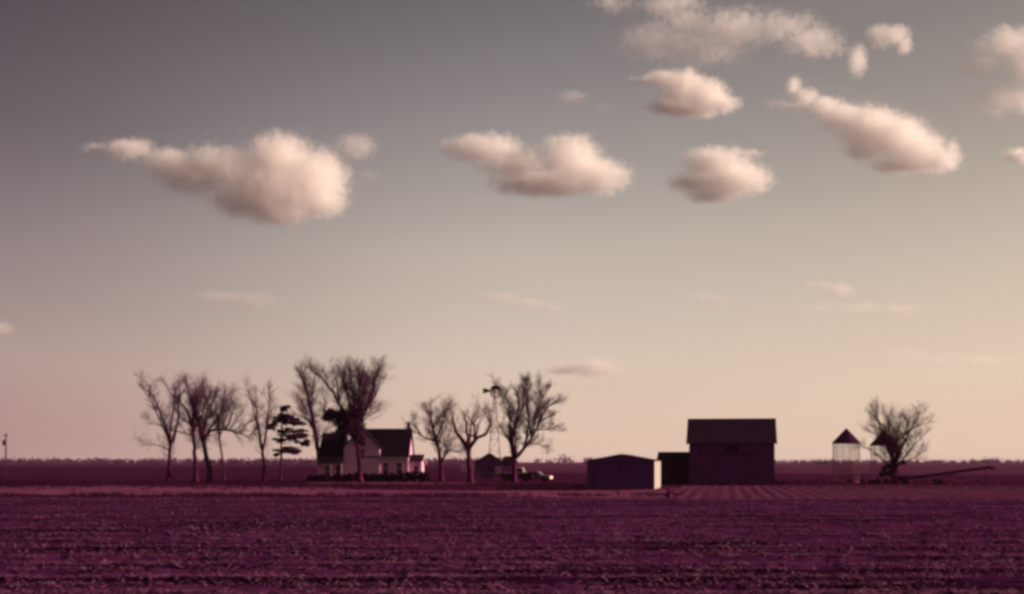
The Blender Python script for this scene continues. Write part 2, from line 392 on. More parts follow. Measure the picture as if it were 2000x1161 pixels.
tree('bare_tree', 'thick bare tree with one long limb bending low out to the right', (410, 943),
     [(12, 9, [(410, 943), (406, 905), (398, 870), (393, 850)]), (8, 3, [(393, 850), (386, 825), (378, 800), (375, 775)]), (6, 2, [(397, 862), (412, 842), (440, 840), (460, 844), (488, 852), (498, 842)]),
      (5, 2, [(393, 852), (402, 820), (408, 790), (415, 770)]), (4, 1.5, [(440, 840), (450, 818), (454, 800)]), (3, 1, [(448, 840), (458, 822), (465, 812)]), (3, 1, [(470, 846), (478, 832), (492, 822)]),
      (4, 1.5, [(405, 845), (424, 815), (432, 790), (440, 775)])], dens=.78, seed=3)
tree('bare_tree', 'thin pale-stemmed bare tree behind the long low limb', (438, 938),
     [(5, 4, [(438, 938), (434, 900), (429, 860), (427, 830)]), (3.5, 1.5, [(427, 830), (423, 805), (422, 780)]), (3, 1.2, [(429, 850), (440, 815), (448, 790)]), (2, 1, [(428, 840), (412, 815), (408, 795)])], dens=.7, seed=4)
tree('bare_tree', 'slim bare tree forking into two upright limbs left of the layered pine', (516, 941),
     [(9, 7.5, [(516, 941), (516, 905), (513, 880)]), (6.5, 2, [(513, 880), (507, 855), (501, 820), (497, 790), (497, 768)]), (5, 2, [(513, 880), (521, 850), (526, 815), (531, 790), (533, 765)]),
      (3, 1, [(510, 870), (502, 856), (497, 850)]), (2.5, 1, [(497, 792), (488, 775), (485, 760)]), (2.5, 1, [(526, 815), (518, 805), (512, 800)])], dens=.5, seed=5)
tree('bare_tree', 'tall leaning bare tree against the left end of the white farmhouse', (628, 939),
     [(12, 10, [(628, 939), (624, 900), (619, 865), (614, 835)]), (8, 3.5, [(614, 835), (609, 800), (602, 765), (596, 742), (591, 732)]), (5, 1.5, [(614, 840), (601, 822), (589, 802), (580, 788)]),
      (4, 1.5, [(608, 795), (613, 765), (617, 740), (620, 728)]), (3, 1, [(601, 822), (594, 815), (583, 812)]), (3, 1, [(620, 860), (640, 835), (648, 815)])], dens=.8, seed=6)
tree('bare_tree', 'largest bare tree, limbs fanning out in front of the white farmhouse gable', (704, 943),
     [(11, 9, [(704, 943), (702, 905), (699, 880), (694, 850)]), (9, 3.5, [(694, 850), (692, 815), (690, 785), (684, 752), (680, 728)]), (8, 2.5, [(694, 852), (678, 815), (662, 785), (648, 758), (632, 738), (620, 730)]),
      (7, 2.5, [(694, 850), (697, 815), (701, 780), (703, 748), (702, 726)]), (6.5, 2.5, [(698, 845), (708, 815), (722, 788), (732, 765), (737, 742), (744, 722)]), (4.5, 1.5, [(722, 788), (736, 772), (742, 752)]),
      (4, 1.5, [(690, 785), (676, 762), (670, 740)]), (3.5, 1.2, [(640, 816), (632, 790), (634, 770)]), (3.5, 1.2, [(700, 830), (716, 815), (732, 806)]), (4, 1.5, [(662, 785), (660, 755), (656, 735)]), (3, 1, [(684, 830), (655, 812), (630, 815)])],
     dens=.9, seed=7, leaves=[(658, 818, 24, 18, 1300), (690, 824, 24, 26, 1900), (701, 858, 13, 20, 600), (672, 840, 34, 10, 1000), (638, 812, 14, 6, 200)])
tree('bare_tree', 'round-crowned bare tree just right of the farmhouse chimney', (862, 941),
     [(10, 8, [(862, 941), (861, 910), (857, 880), (852, 862)]), (7, 2, [(852, 862), (846, 840), (841, 815), (839, 795)]), (5, 1.5, [(852, 864), (832, 856), (818, 848), (808, 843)]), (5, 1.5, [(862, 905), (869, 888), (878, 880), (896, 884), (906, 876)]),
      (4, 1.5, [(855, 870), (862, 845), (864, 820), (870, 805)]), (3, 1, [(846, 840), (858, 815), (866, 800)]), (3, 1, [(822, 850), (812, 832), (806, 820)]), (3, 1, [(858, 885), (874, 858), (880, 838)])], dens=.8, seed=8)
tree('bare_tree', 'bare tree with goblet-shaped fork standing before the small dark outbuilding', (919, 944),
     [(12, 11, [(919, 944), (917, 910), (914, 878)]), (9, 4.5, [(914, 878), (906, 864), (890, 843), (885, 825), (884, 812)]), (8.5, 3, [(914, 878), (925, 864), (932, 855), (948, 849), (957, 830), (958, 812)]),
      (4.5, 2, [(926, 858), (927, 842), (925, 828), (930, 815)]), (3, 1, [(925, 828), (918, 820), (912, 812)]), (3, 1, [(925, 853), (908, 845), (897, 841)]), (3, 1, [(957, 828), (948, 805), (935, 795)])], dens=.6, seed=9, twig=.85)
tree('bare_tree', 'big bushy bare tree rising beside the windmill', (1004, 942),
     [(11, 10, [(1004, 942), (1004, 915), (1003, 890)]), (8.5, 3, [(1003, 890), (1000, 865), (1006, 835), (1010, 810), (1012, 788), (1010, 768)]), (7.5, 2, [(1006, 895), (1022, 878), (1038, 855), (1052, 830), (1072, 815)]),
      (6, 2, [(1000, 870), (992, 856), (984, 846), (979, 838)]), (5, 2, [(1022, 878), (1030, 845), (1032, 810), (1028, 775), (1030, 752)]), (4, 1.5, [(1006, 835), (1018, 805), (1022, 775), (1026, 750)]),
      (4, 1.5, [(1038, 855), (1046, 815), (1052, 780), (1054, 752)]), (4, 1.5, [(1052, 830), (1066, 800), (1080, 790), (1090, 785)]), (3.5, 1, [(1028, 868), (1050, 868), (1066, 875)]), (3, 1, [(1045, 842), (1075, 838), (1090, 842)])], dens=.95, seed=31, twig=.74)
tree('bare_tree', 'low spreading bare tree growing beside the round cribs', (1747, 944),
     [(11, 10, [(1747, 944), (1747, 925), (1746, 910)]), (7, 2, [(1746, 910), (1738, 880), (1728, 855), (1722, 830), (1716, 812)]), (6, 1.8, [(1748, 912), (1756, 880), (1766, 850), (1776, 830), (1784, 812)]),
      (5, 1.5, [(1746, 910), (1748, 875), (1746, 845), (1748, 825)]), (4.5, 1.3, [(1750, 915), (1770, 890), (1790, 868), (1808, 852)]), (4.5, 1.3, [(1742, 915), (1724, 895), (1708, 880), (1700, 876)]),
      (4, 1.2, [(1744, 905), (1732, 870), (1716, 848), (1702, 842)]), (3.5, 1, [(1766, 850), (1782, 835), (1796, 830)]), (3.5, 1, [(1722, 830), (1708, 818), (1700, 808)]), (3.5, 1, [(1754, 905), (1775, 898), (1792, 886)])], dens=.82, seed=11,
     leaves=[(1742, 925, 20, 14, 500), (1752, 905, 16, 10, 220)])

def pine():
    base = (548, 940); D = GD(base[1]); k = F / D; rr = random.Random(77)
    root = empty('pine_tree', (GX(base[0], D), D, 0)); o0 = Vector(root.location)
    tag(root, 'dark pine with drooping layered boughs left of the farmhouse', 'tree')
    tr = MB(); pts = [P(x, y, D) - o0 for x, y in ((548, 942), (549, 900), (549, 860), (551, 825), (556, 800))]
    tr.tube(smooth_line(pts, rr, wob=.02), [.19 - .0075 * i for i in range(len(smooth_line(pts, random.Random(1), wob=0)))], 8)
    fol = MB()
    for (px, py, rx, ry, n) in [(550, 798, 13, 6, 210), (562, 794, 8, 4, 90), (558, 816, 20, 7, 420), (568, 826, 22, 8, 460), (533, 832, 12, 9, 230), (566, 842, 24, 5, 330), (572, 853, 28, 6, 450), (545, 860, 14, 6, 170), (592, 866, 14, 7, 210), (556, 880, 26, 6, 400), (535, 886, 8, 6, 90), (580, 885, 14, 4, 90)]:
        c = P(px, py, D) - o0; c.y += rr.uniform(-1.0, 1.0)
        leaf_fill(fol, c, rx / k * 1.1, ry / k * 1.05, int(n * 2.3), rr, .08, .26, ry=rx / k * .85)
        ax = min(pts, key=lambda q: abs(q.z - (c.z - .2)))
        st = Vector((ax.x, ax.y, min(c.z - .1, 10.2)))
        tr.tube([st, st.lerp(c, .5) + Vector((0, 0, .15)), c], [.06, .04, .015], 5)
    tr.build('trunk', M_bark, root, True); fol.build('crown', M_needle, root)
pine()
def bush(name, label, cat, px, D, w_, h, n, mat_, d=None, seed=0, group=None):
    rr = random.Random(seed); root = empty(name, (GX(px, D), D, 0)); tag(root, label, cat, group)
    fol, st = MB(), MB()
    m = max(2, int(w_ / .9))
    for i in range(m):
        x = -w_ / 2 + w_ * (i + .5) / m + rr.uniform(-.2, .2); hh = h * rr.uniform(.8, 1.08)
        leaf_fill(fol, Vector((x, rr.uniform(-.15, .15), hh * .46)), .55, hh * .46, n // m, rr, .10, .26, ry=(d or .5))
        for _ in range(4):
            st.tube([(x, 0, -.05), (x + rr.uniform(-.3, .3), rr.uniform(-.3, .3), hh * .8)], [.025, .008], 4)
    fol.build('foliage', mat_, root); st.build('stems', M_bark, root)['kind'] = 'stuff'
    return root

# ------------------------------------------------------------------ far woods along the horizon
def wood(label, px0, px1, D, h, step, seed, dens=1.0, spread=60):
    rr = random.Random(seed); mb = MB(); x = GX(px0, D); x1 = GX(px1, D)
    while x < x1:
        hh = h * rr.uniform(.72, .98) * (1 + .22 * mnoise.noise(Vector((x * .012, seed, 0)))); y = D + rr.uniform(-spread, spread)
        if rr.random() < dens:
            for _ in range(46):
                c = Vector((x + rr.gauss(0, hh * .30), y + rr.gauss(0, hh * .3), hh * min(1.1, abs(rr.gauss(.45, .26)))))
                s = rr.uniform(.10, .26) * hh; a = Vector((rr.gauss(0, 1), rr.gauss(0, 1), rr.gauss(0, 1))).normalized(); b = a.orthogonal().normalized()
                mb.add([c - a * s, c + b * s * .6, c + a * s * .8, c - b * s * .7], [(0, 1, 2, 3)])
        x += step * rr.uniform(.5, 1.5)
    tag(mb.build('distant_woods', M_wood), label, 'woods', kind='stuff')
M_wood = material('distant_trees', (0.045, 0.018, 0.040), (0.085, 0.034, 0.066), scale=.05)
wood('hazy belt of far trees along the left horizon', -500, 640, 1500, 7.4, 1.9, 1)
wood('hazy belt of far trees behind the farmhouse and windmill', 640, 1010, 1700, 8.6, 2.2, 2)
wood('clumps of far trees between the windmill and the low wide shed', 1050, 1160, 1500, 9.5, 9, 3, .8)
wood('low far tree belt right of the barn', 1480, 2500, 2600, 8.2, 3.5, 4, .95)
wood('dark rounded clump of far trees behind the left crib', 1604, 1646, 1400, 7.6, 6, 5, 1, 20)
wood('small clump of far trees on the horizon above the tilted elevator', 1915, 1950, 2200, 12, 8, 6, .8)
wood('low far tree belt in the gap left of the barn', 1160, 1480, 2300, 7.6, 3.5, 7, .95)
# ------------------------------------------------------------------ buildings
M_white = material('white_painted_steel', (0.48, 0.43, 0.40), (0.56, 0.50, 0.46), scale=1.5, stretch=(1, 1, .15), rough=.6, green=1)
M_clap = material('weathered_white_clapboard', (0.46, 0.24, 0.36), (0.58, 0.31, 0.45), scale=1.2, stretch=(.4, .4, 2.5), rough=.8, green=1)
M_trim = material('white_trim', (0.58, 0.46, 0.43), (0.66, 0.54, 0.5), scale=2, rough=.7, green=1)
M_shing = material('dark_shingles', (0.004, 0.0016, 0.0035), (0.010, 0.003, 0.008), scale=2.2, stretch=(1, 1, 3), bump=.02, spec=.05)
M_barn = material('old_barn_boards', (0.070, 0.022, 0.066), (0.115, 0.036, 0.108), scale=1.6, stretch=(5, 5, .25), bump=.02, spec=.05)
M_barnroof = material('barn_roofing', (0.009, 0.002, 0.009), (0.020, 0.005, 0.019), scale=1.5, stretch=(4, 1, 1), bump=.015, spec=.05)
M_shed = material('shaded_front_boards', (0.072, 0.028, 0.078), (0.105, 0.042, 0.110), scale=1.5, stretch=(4, 4, .3), bump=.01, spec=.05)  # shade on the machine shed's front is put into this darker colour
M_glass = material('dark_glass', (0.012, 0.006, 0.012), rough=.25, spec=.3)
M_brick = material('chimney_brick', (0.06, 0.014, 0.032), (0.11, 0.028, 0.055), scale=6)
M_door = material('dark_door', (0.025, 0.007, 0.020), (0.04, 0.012, 0.03), scale=3, stretch=(1, 1, .3), spec=.1)
M_metal = material('galvanised_steel', (0.10, 0.05, 0.085), (0.17, 0.09, 0.14), scale=3, rough=.55, metal=.4)
M_dmetal = material('dark_rusty_metal', (0.035, 0.010, 0.026), (0.065, 0.02, 0.045), scale=4, rough=.7)
M_wire = material('crib_wire', (0.16, 0.075, 0.095), rough=.7, green=1)
M_conc = material('concrete_base', (0.16, 0.07, 0.12), (0.22, 0.10, 0.16), scale=2)

def window(parent, x, z, w_, h, y=-0.03, side=None):
    f = MB(); t = .07
    f.box(x - w_ / 2 - t, x - w_ / 2, y - .03, y + .05, z - t, z + h + t); f.box(x + w_ / 2, x + w_ / 2 + t, y - .03, y + .05, z - t, z + h + t)
    f.box(x - w_ / 2, x + w_ / 2, y - .03, y + .05, z + h, z + h + t); f.box(x - w_ / 2, x + w_ / 2, y - .045, y + .05, z - t, z)
    f.box(x - w_ / 2, x + w_ / 2, y - .02, y + .04, z + h / 2 - .03, z + h / 2 + .03)
    o = f.build('window', M_clap, parent)
    part('pane', M_glass, o, (x - w_ / 2, x + w_ / 2, y + .0, y + .03, z, z + h / 2 - .03)); part('pane', M_glass, o, (x - w_ / 2, x + w_ / 2, y + .0, y + .03, z + h / 2 + .03, z + h))
    return o
def roof_slab(mb, x0, x1, ridge, eave, th=.14):     # slab between ridge (y, z) and eave (y, z), along x
    (yr, zr), (ye, ze) = ridge, eave
    n = Vector((0, zr - ze, yr - ye)); n = Vector((0, -(zr - ze), (yr - ye))) if (yr - ye) > 0 else Vector((0, (zr - ze), -(yr - ye)))
    n.normalize(); n *= th
    mb.add([(x0, yr, zr), (x1, yr, zr), (x1, ye, ze), (x0, ye, ze), (x0, yr + n.y, zr + n.z), (x1, yr + n.y, zr + n.z), (x1, ye + n.y, ze + n.z), (x0, ye + n.y, ze + n.z)],
           [(0, 1, 2, 3), (7, 6, 5, 4), (0, 4, 5, 1), (1, 5, 6, 2), (2, 6, 7, 3), (3, 7, 4, 0)])
def roof_slab_y(mb, y0, y1, ridge, eave, th=.14):   # the same with the ridge along y: (x, z) pairs
    (xr, zr), (xe, ze) = ridge, eave
    sgn = 1 if xe > xr else -1
    n = Vector((sgn * (zr - ze), 0, abs(xe - xr))).normalized() * th
    mb.add([(xr, y0, zr), (xr, y1, zr), (xe, y1, ze), (xe, y0, ze), (xr + n.x, y0, zr + n.z), (xr + n.x, y1, zr + n.z), (xe + n.x, y1, ze + n.z), (xe + n.x, y0, ze + n.z)],
           [(0, 1, 2, 3), (7, 6, 5, 4), (0, 4, 5, 1), (1, 5, 6, 2), (2, 6, 7, 3), (3, 7, 4, 0)])

def farmhouse():
    D = 192.0; k = F / D; h = empty('farmhouse', (GX(700, D), D, 0), R(-1.5)); tag(h, 'white clapboard farmhouse with steep dark roofs and a brick chimney', 'house')
    X = lambda px: (px - 700) / k
    Z = lambda py: CAMH + (HZ - py) / k
    # right wing: ridge runs across the view
    zr, ze, dp = Z(838), Z(893), 7.0
    m = MB(); m.prism_x([(0.3, 0), (0.3 + dp, 0), (0.3 + dp, ze + .15), (0.3 + dp / 2, zr - .12), (0.3, ze + .15)], X(700), X(797)); w1 = m.build('wall', M_clap, h)
    m = MB(); roof_slab(m, X(700), X(800), (.3 + dp / 2, zr - .05), (-.15, ze - .1)); roof_slab(m, X(700), X(800), (.3 + dp / 2, zr - .05), (.75 + dp, ze - .1)); r1 = m.build('roof', M_shing, h)
    part('ridge_cap', M_shing, r1, (X(704), X(800) + .05, .3 + dp / 2 - .14, .3 + dp / 2 + .14, zr + .06, zr + .14))
    part('fascia', M_trim, r1, (X(742), X(800), -.2, -.16, ze - .16, ze - .02))
    m = MB(); m.box(X(790), X(796), .3 + dp / 2 - .3, .3 + dp / 2 + .3, zr - .6, Z(825)); m.box(X(790) - .05, X(796) + .05, .3 + dp / 2 - .35, .3 + dp / 2 + .35, Z(825), Z(823.5)); m.build('chimney', M_brick, h)
    # cross gable facing the camera
    gx0, gx1, gz, gp = X(672), X(742), Z(873), Z(838) ; gc = (gx0 + gx1) / 2
    m = MB(); m.prism_y([(gx0, 0), (gx1, 0), (gx1, gz), (gc, gp - .15), (gx0, gz)], -.15, 5.5); m.build('gable_wall', M_clap, h)
    m = MB(); roof_slab_y(m, -.5, 5.6, (gc, gp - .05), (gx0 - .3, gz - .3)); roof_slab_y(m, -.5, 5.6, (gc, gp - .05), (gx1 + .3, gz - .3)); m.build('gable_roof', M_shing, h)
    # left wing with low front eave
    m = MB(); m.prism_x([(0.2, 0), (6.2, 0), (6.2, 2.6), (3.4, Z(846) - .15), (0.2, 2.5)], X(624), X(672)); m.build('wing_wall', M_clap, h)
    m = MB(); roof_slab(m, X(622), X(671), (3.4, Z(846)), (-1.5, Z(905))); roof_slab(m, X(622), X(671), (3.4, Z(846)), (6.6, 2.4)); m.build('wing_roof', M_shing, h)
    for px in (625, 648, 670): part('porch_post', M_clap, h, (X(px) - .07, X(px) + .07, -1.4, -1.26, 0, Z(905) - .02))
    part('porch_floor', M_conc, h, (X(622), X(671), -1.5, .19, 0, .25))
    d = part('door', M_door, h, (X(656), X(664), .12, .197, .26, 2.3)); part('handle', M_metal, d, (X(663), X(663.5), .09, .12, 1.1, 1.2))
    window(h, X(640), .95, .8, 1.2, .16)
    for px in (752.5, 780): window(h, X(px), 1.15, .8, 1.45, .26)
    window(h, X(707), 3.3, .75, 1.2, -.19)
    # small addition on the right end
    ax0, ax1 = X(797) + .002, X(822); m = MB(); m.prism_x([(1.2, 0), (5.2, 0), (5.2, 2.5), (3.2, Z(890)), (1.2, Z(900) )], ax0, ax1); m.build('addition_wall', M_clap, h)
    m = MB(); roof_slab(m, ax0, ax1 + .25, (3.2, Z(889)), (.95, Z(901.5)), .1); roof_slab(m, ax0, ax1 + .25, (3.2, Z(889)), (5.5, 2.4), .1); ar = m.build('addition_roof', M_barnroof, h)
    m = MB(); m.prism_x([(.95, Z(902.5)), (3.2, Z(891.5)), (5.4, 2.25), (5.4, 2.45), (3.2, Z(889.2)), (.95, Z(900.5))], ax1 + .26, ax1 + .31); m.build('barge_board', M_trim, ar)
    window(h, X(812), 1.0, .7, 1.1, 1.16)
    part('foundation', M_conc, h, (X(672) - .04, X(742) + .04, -.19, .2, 0, .35))
farmhouse()
bush('hedge', 'long dark hedge clipped low along the front of the farmhouse', 'hedge', 768, 187.0, 10.4, 1.3, 14000, M_weed, seed=3)
bush('shrub', 'dark rounded shrub below the farmhouse porch at the left end', 'shrub', 645, 187.5, 6.2, 1.1, 8000, M_weed, seed=4)

def barn():
    D = 156.0; k = F / D; b = empty('barn', (GX(1429, D), D, 0), R(-9.5)); tag(b, 'tall dark barn with big steep roof, tallest building on the right', 'barn')
    Z = lambda py: CAMH + (HZ - py) / k
    hw = 82 / k; dp = 9.5; ze, zr = Z(868), Z(815) - .1
    m = MB(); m.prism_x([(0, 0), (dp, 0), (dp, ze + .3), (dp / 2, zr - .25), (0, ze + .3)], -hw, hw); m.build('wall', M_barn, b)
    m = MB(); roof_slab(m, -hw - .35, hw + .30, (dp / 2, zr - .1), (-.5, ze + .02), .12); roof_slab(m, -hw - .35, hw + .30, (dp / 2, zr - .1), (dp + .5, ze + .02), .12); r = m.build('roof', M_barnroof, b)
    part('ridge_cap', M_barnroof, r, (-hw - .36, hw + .31, dp / 2 - .15, dp / 2 + .15, zr - .02, zr + .08))
    part('corner_board', M_barn, b, (-hw - .03, -hw + .14, -.045, -.004, 0, ze - .1)); part('corner_board', M_barn, b, (hw - .14, hw + .03, -.045, -.004, 0, ze - .1))
    # vertical board cover strips stand proud of the wall
    me = None
    for i in range(1, 27):
        x = -hw + 2 * hw * i / 27
        m = MB(); m.box(-.03, .03, -.03, -.003, .1, ze - .15)
        if me is None: o = m.build('batten', M_barn, b); me = o.data
        else: o = bpy.data.objects.new('batten', me); col.objects.link(o); o.parent = b
        o.location.x = x
    d = part('sliding_door', M_barn, b, (-1.9, 1.7, -.12, -.035, .1, 3.4)); part('track', M_dmetal, d, (-2.4, 3.6, -.15, -.036, 3.42, 3.55))
    part('brace', M_barn, d, (-1.9, 1.7, -.15, -.122, 1.65, 1.82)); part('hay_door', M_door, b, (-.8, .8, -.09, -.035, 3.75, 4.6))
barn()
def lean_to():
    D = 160.0; k = F / D; b = empty('lean_to', (GX(1316, D), D, 0), R(-9.5)); tag(b, 'low dark shed joined to the left end of the barn', 'shed')
    Z = lambda py: CAMH + (HZ - py) / k
    hw = 33 / k
    m = MB(); m.prism_x([(0, 0), (5.5, 0), (5.5, Z(898)), (2.75, Z(885)), (0, Z(898))], -hw + .15, hw); m.build('wall', M_door, b)
    m = MB(); roof_slab(m, -hw, hw + .05, (2.75, Z(884)), (-.35, Z(900)), .1); roof_slab(m, -hw, hw + .05, (2.75, Z(884)), (5.85, Z(900)), .1); m.build('roof', M_barnroof, b)
    d = part('door', M_door, b, (-.9, .4, -.07, -.005, .05, 2.1)); part('handle', M_dmetal, d, (.25, .3, -.1, -.07, 1.0, 1.15))
lean_to()
def machine_shed():
    D = GD(956); k = F / D; hw = 66 / k; rot = R(-10.0)
    b = empty('machine_shed', (GX(1212, D), D, 0), rot); tag(b, 'low wide shed with shallow gable, shade-dark front and sunlit white right side', 'shed')
    Z = lambda py: CAMH + (HZ - py) / k
    ze, zp, dp = Z(901), Z(888), 9.0
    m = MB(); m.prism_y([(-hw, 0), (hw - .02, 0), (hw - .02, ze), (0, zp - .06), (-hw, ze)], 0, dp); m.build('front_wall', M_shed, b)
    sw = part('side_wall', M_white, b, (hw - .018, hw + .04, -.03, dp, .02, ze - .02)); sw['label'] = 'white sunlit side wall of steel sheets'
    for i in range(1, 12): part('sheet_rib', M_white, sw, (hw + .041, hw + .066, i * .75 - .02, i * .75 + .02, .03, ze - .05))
    m = MB(); roof_slab_y(m, -.25, dp + .2, (0, zp - .02), (-hw - .12, ze - .0), .07); roof_slab_y(m, -.25, dp + .2, (0, zp - .02), (hw + .10, ze - .0), .07); m.build('roof', M_barnroof, b)
    for s_, nm in ((-1, 'door'), (1, 'door')):
        x0, x1 = (-2.75, -.02) if s_ < 0 else (.02, 2.75)
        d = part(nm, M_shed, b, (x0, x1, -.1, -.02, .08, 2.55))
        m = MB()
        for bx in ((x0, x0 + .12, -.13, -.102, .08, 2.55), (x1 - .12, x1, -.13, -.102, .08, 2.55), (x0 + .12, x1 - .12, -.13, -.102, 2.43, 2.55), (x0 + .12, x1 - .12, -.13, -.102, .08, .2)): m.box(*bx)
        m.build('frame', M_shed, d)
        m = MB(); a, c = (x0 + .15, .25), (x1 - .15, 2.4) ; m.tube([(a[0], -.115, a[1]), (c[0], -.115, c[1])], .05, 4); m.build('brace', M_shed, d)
    part('track', M_dmetal, b, (-2.9, 2.9, -.14, -.02, 2.58, 2.7))
machine_shed()
def outbuilding():
    D = 212.0; k = F / D; b = empty('outbuilding', (GX(957, D), D, 0), R(4)); tag(b, 'small dark gabled outbuilding half hidden behind the goblet-shaped tree', 'shed')
    Z = lambda py: CAMH + (HZ - py) / k
    x0, x1, ze, zp = -27 / k, 27 / k, Z(904), Z(886)
    m = MB(); m.prism_y([(x0, 0), (x1, 0), (x1, ze), (0, zp - .12), (x0, ze)], 0, 6); m.build('wall', M_barn, b)
    m = MB(); roof_slab_y(m, -.3, 6.2, (0, zp - .05), (x0 - .25, ze - .15), .1); roof_slab_y(m, -.3, 6.2, (0, zp - .05), (x1 + .25, ze - .15), .1); m.build('roof', M_shing, b)
    m = MB(); m.prism_x([(1.0, 0), (5.0, 0), (5.0, 2.3), (3.0, Z(893)), (1.0, 2.3)], x1 + .002, x1 + 1.3); m.build('side_bay', M_barn, b)
    m = MB(); roof_slab(m, x1 + .3, x1 + 1.5, (3.0, Z(892)), (.7, 2.15), .1); roof_slab(m, x1 + .3, x1 + 1.5, (3.0, Z(892)), (5.3, 2.15), .1); m.build('bay_roof', M_shing, b)
    part('door', M_door, b, (-.5, .5, -.07, -.004, 0, 2.0)); window(b, 1.3, 1.0, .6, .8)
outbuilding()

# ------------------------------------------------------------------ windmill, cribs, elevator, pole
def windmill():
    D = 228.0; k = F / D; x0 = GX(966, D); w_ = empty('windmill', (x0, D, 0)); tag(w_, 'farm windmill on a lattice tower with tail vane turned left', 'windmill')
    top = CAMH + (HZ - 778) / k; hb, ht = 1.25, .16
    corner = lambda sx, sy, z: Vector((sx * (hb + (ht - hb) * z / top), sy * (hb + (ht - hb) * z / top), z))
    for sx in (-1, 1):
        for sy in (-1, 1): m = MB(); m.tube([corner(sx, sy, 0), corner(sx, sy, top)], [.075, .05], 5); m.build('tower_leg', M_metal, w_)
    lv = [0, 2.4, 4.6, 6.6, 8.4, 10.0, 11.4, top - .4]
    g, br = MB(), MB()
    cs = [(-1, -1), (1, -1), (1, 1), (-1, 1)]
    for i, z in enumerate(lv):
        for j in range(4):
            a, b = cs[j], cs[(j + 1) % 4]
            if i: g.tube([corner(*a, z), corner(*b, z)], .035, 4)
            if i + 1 < len(lv):
                br.tube([corner(*a, z), corner(*b, lv[i + 1])], .018, 3); br.tube([corner(*b, z), corner(*a, lv[i + 1])], .018, 3)
    g.build('girts', M_metal, w_)['kind'] = 'stuff'; br.build('braces', M_metal, w_)['kind'] = 'stuff'
    m = MB(); m.box(-.5, .5, -.5, .5, top - .9, top - .84); m.build('platform', M_dmetal, w_)
    hub_z = CAMH + (HZ - 766) / k; hx = 2.5 / k
    m = MB(); m.tube([(0, 0, top - .4), (0, 0, hub_z + .12)], .09, 8); m.box(-.12, .24, -.35, .2, hub_z - .14, hub_z + .16); m.build('gearbox', M_dmetal, w_)
    rot = Matrix.Rotation(R(28), 3, 'Z'); c = Vector((hx, -.55, hub_z)); r1, r2 = .38, 1.18
    wheel = MB(); wheel.tube([c + rot @ Vector((0, .4, 0)), c + rot @ Vector((0, -.08, 0))], .1, 8); wo = wheel.build('wheel_hub', M_dmetal, w_)
    for rr_ in (r1, r2 * .92):
        m = MB(); m.tube([c + rot @ Vector((rr_ * math.cos(a), .03, rr_ * math.sin(a))) for a in [i * math.pi / 12 for i in range(25)]], .022, 4); m.build('wheel_rim', M_dmetal, wo)
    for i in range(18):
        a = 2 * math.pi * i / 18; da = .15; m = MB()
        q = []
        for rr_, wd, in ((r1, .6), (r2, 1.0)):
            for s_ in (-1, 1):
                q.append(c + rot @ Vector((rr_ * math.cos(a + s_ * da * wd), s_ * .09 * wd, rr_ * math.sin(a + s_ * da * wd))))
        off = rot @ Vector((0, .012, 0))
        m.add(q + [p + off for p in q], [(0, 1, 3, 2), (6, 7, 5, 4), (0, 2, 6, 4), (1, 5, 7, 3), (2, 3, 7, 6), (0, 4, 5, 1)]); m.build('blade', M_dmetal, wo)
    for i in range(6):
        a = math.pi * i / 3; m = MB(); m.tube([c, c + rot @ Vector((r2 * .92 * math.cos(a), .02, r2 * .92 * math.sin(a)))], .018, 4); m.build('spoke', M_dmetal, wo)
    m = MB(); tx = (949 - 966) / k; m.tube([(0, .1, hub_z), (tx + .2, .15, hub_z + .12)], .035, 5); m.build('tail_boom', M_dmetal, w_)
    m = MB(); z1 = hub_z + .22; m.add([(tx + .6, .14, z1 - .22), (tx + .6, .14, z1 + .22), (tx - .56, .14, z1 + .48), (tx - .46, .14, z1), (tx - .56, .14, z1 - .48)] + [(tx + .6, .17, z1 - .22), (tx + .6, .17, z1 + .22), (tx - .56, .17, z1 + .48), (tx - .46, .17, z1), (tx - .56, .17, z1 - .48)],
                          [(0, 1, 2, 3, 4), (9, 8, 7, 6, 5), (0, 5, 6, 1), (1, 6, 7, 2), (2, 7, 8, 3), (3, 8, 9, 4), (4, 9, 5, 0)]); m.build('tail_vane', M_dmetal, w_)
windmill()
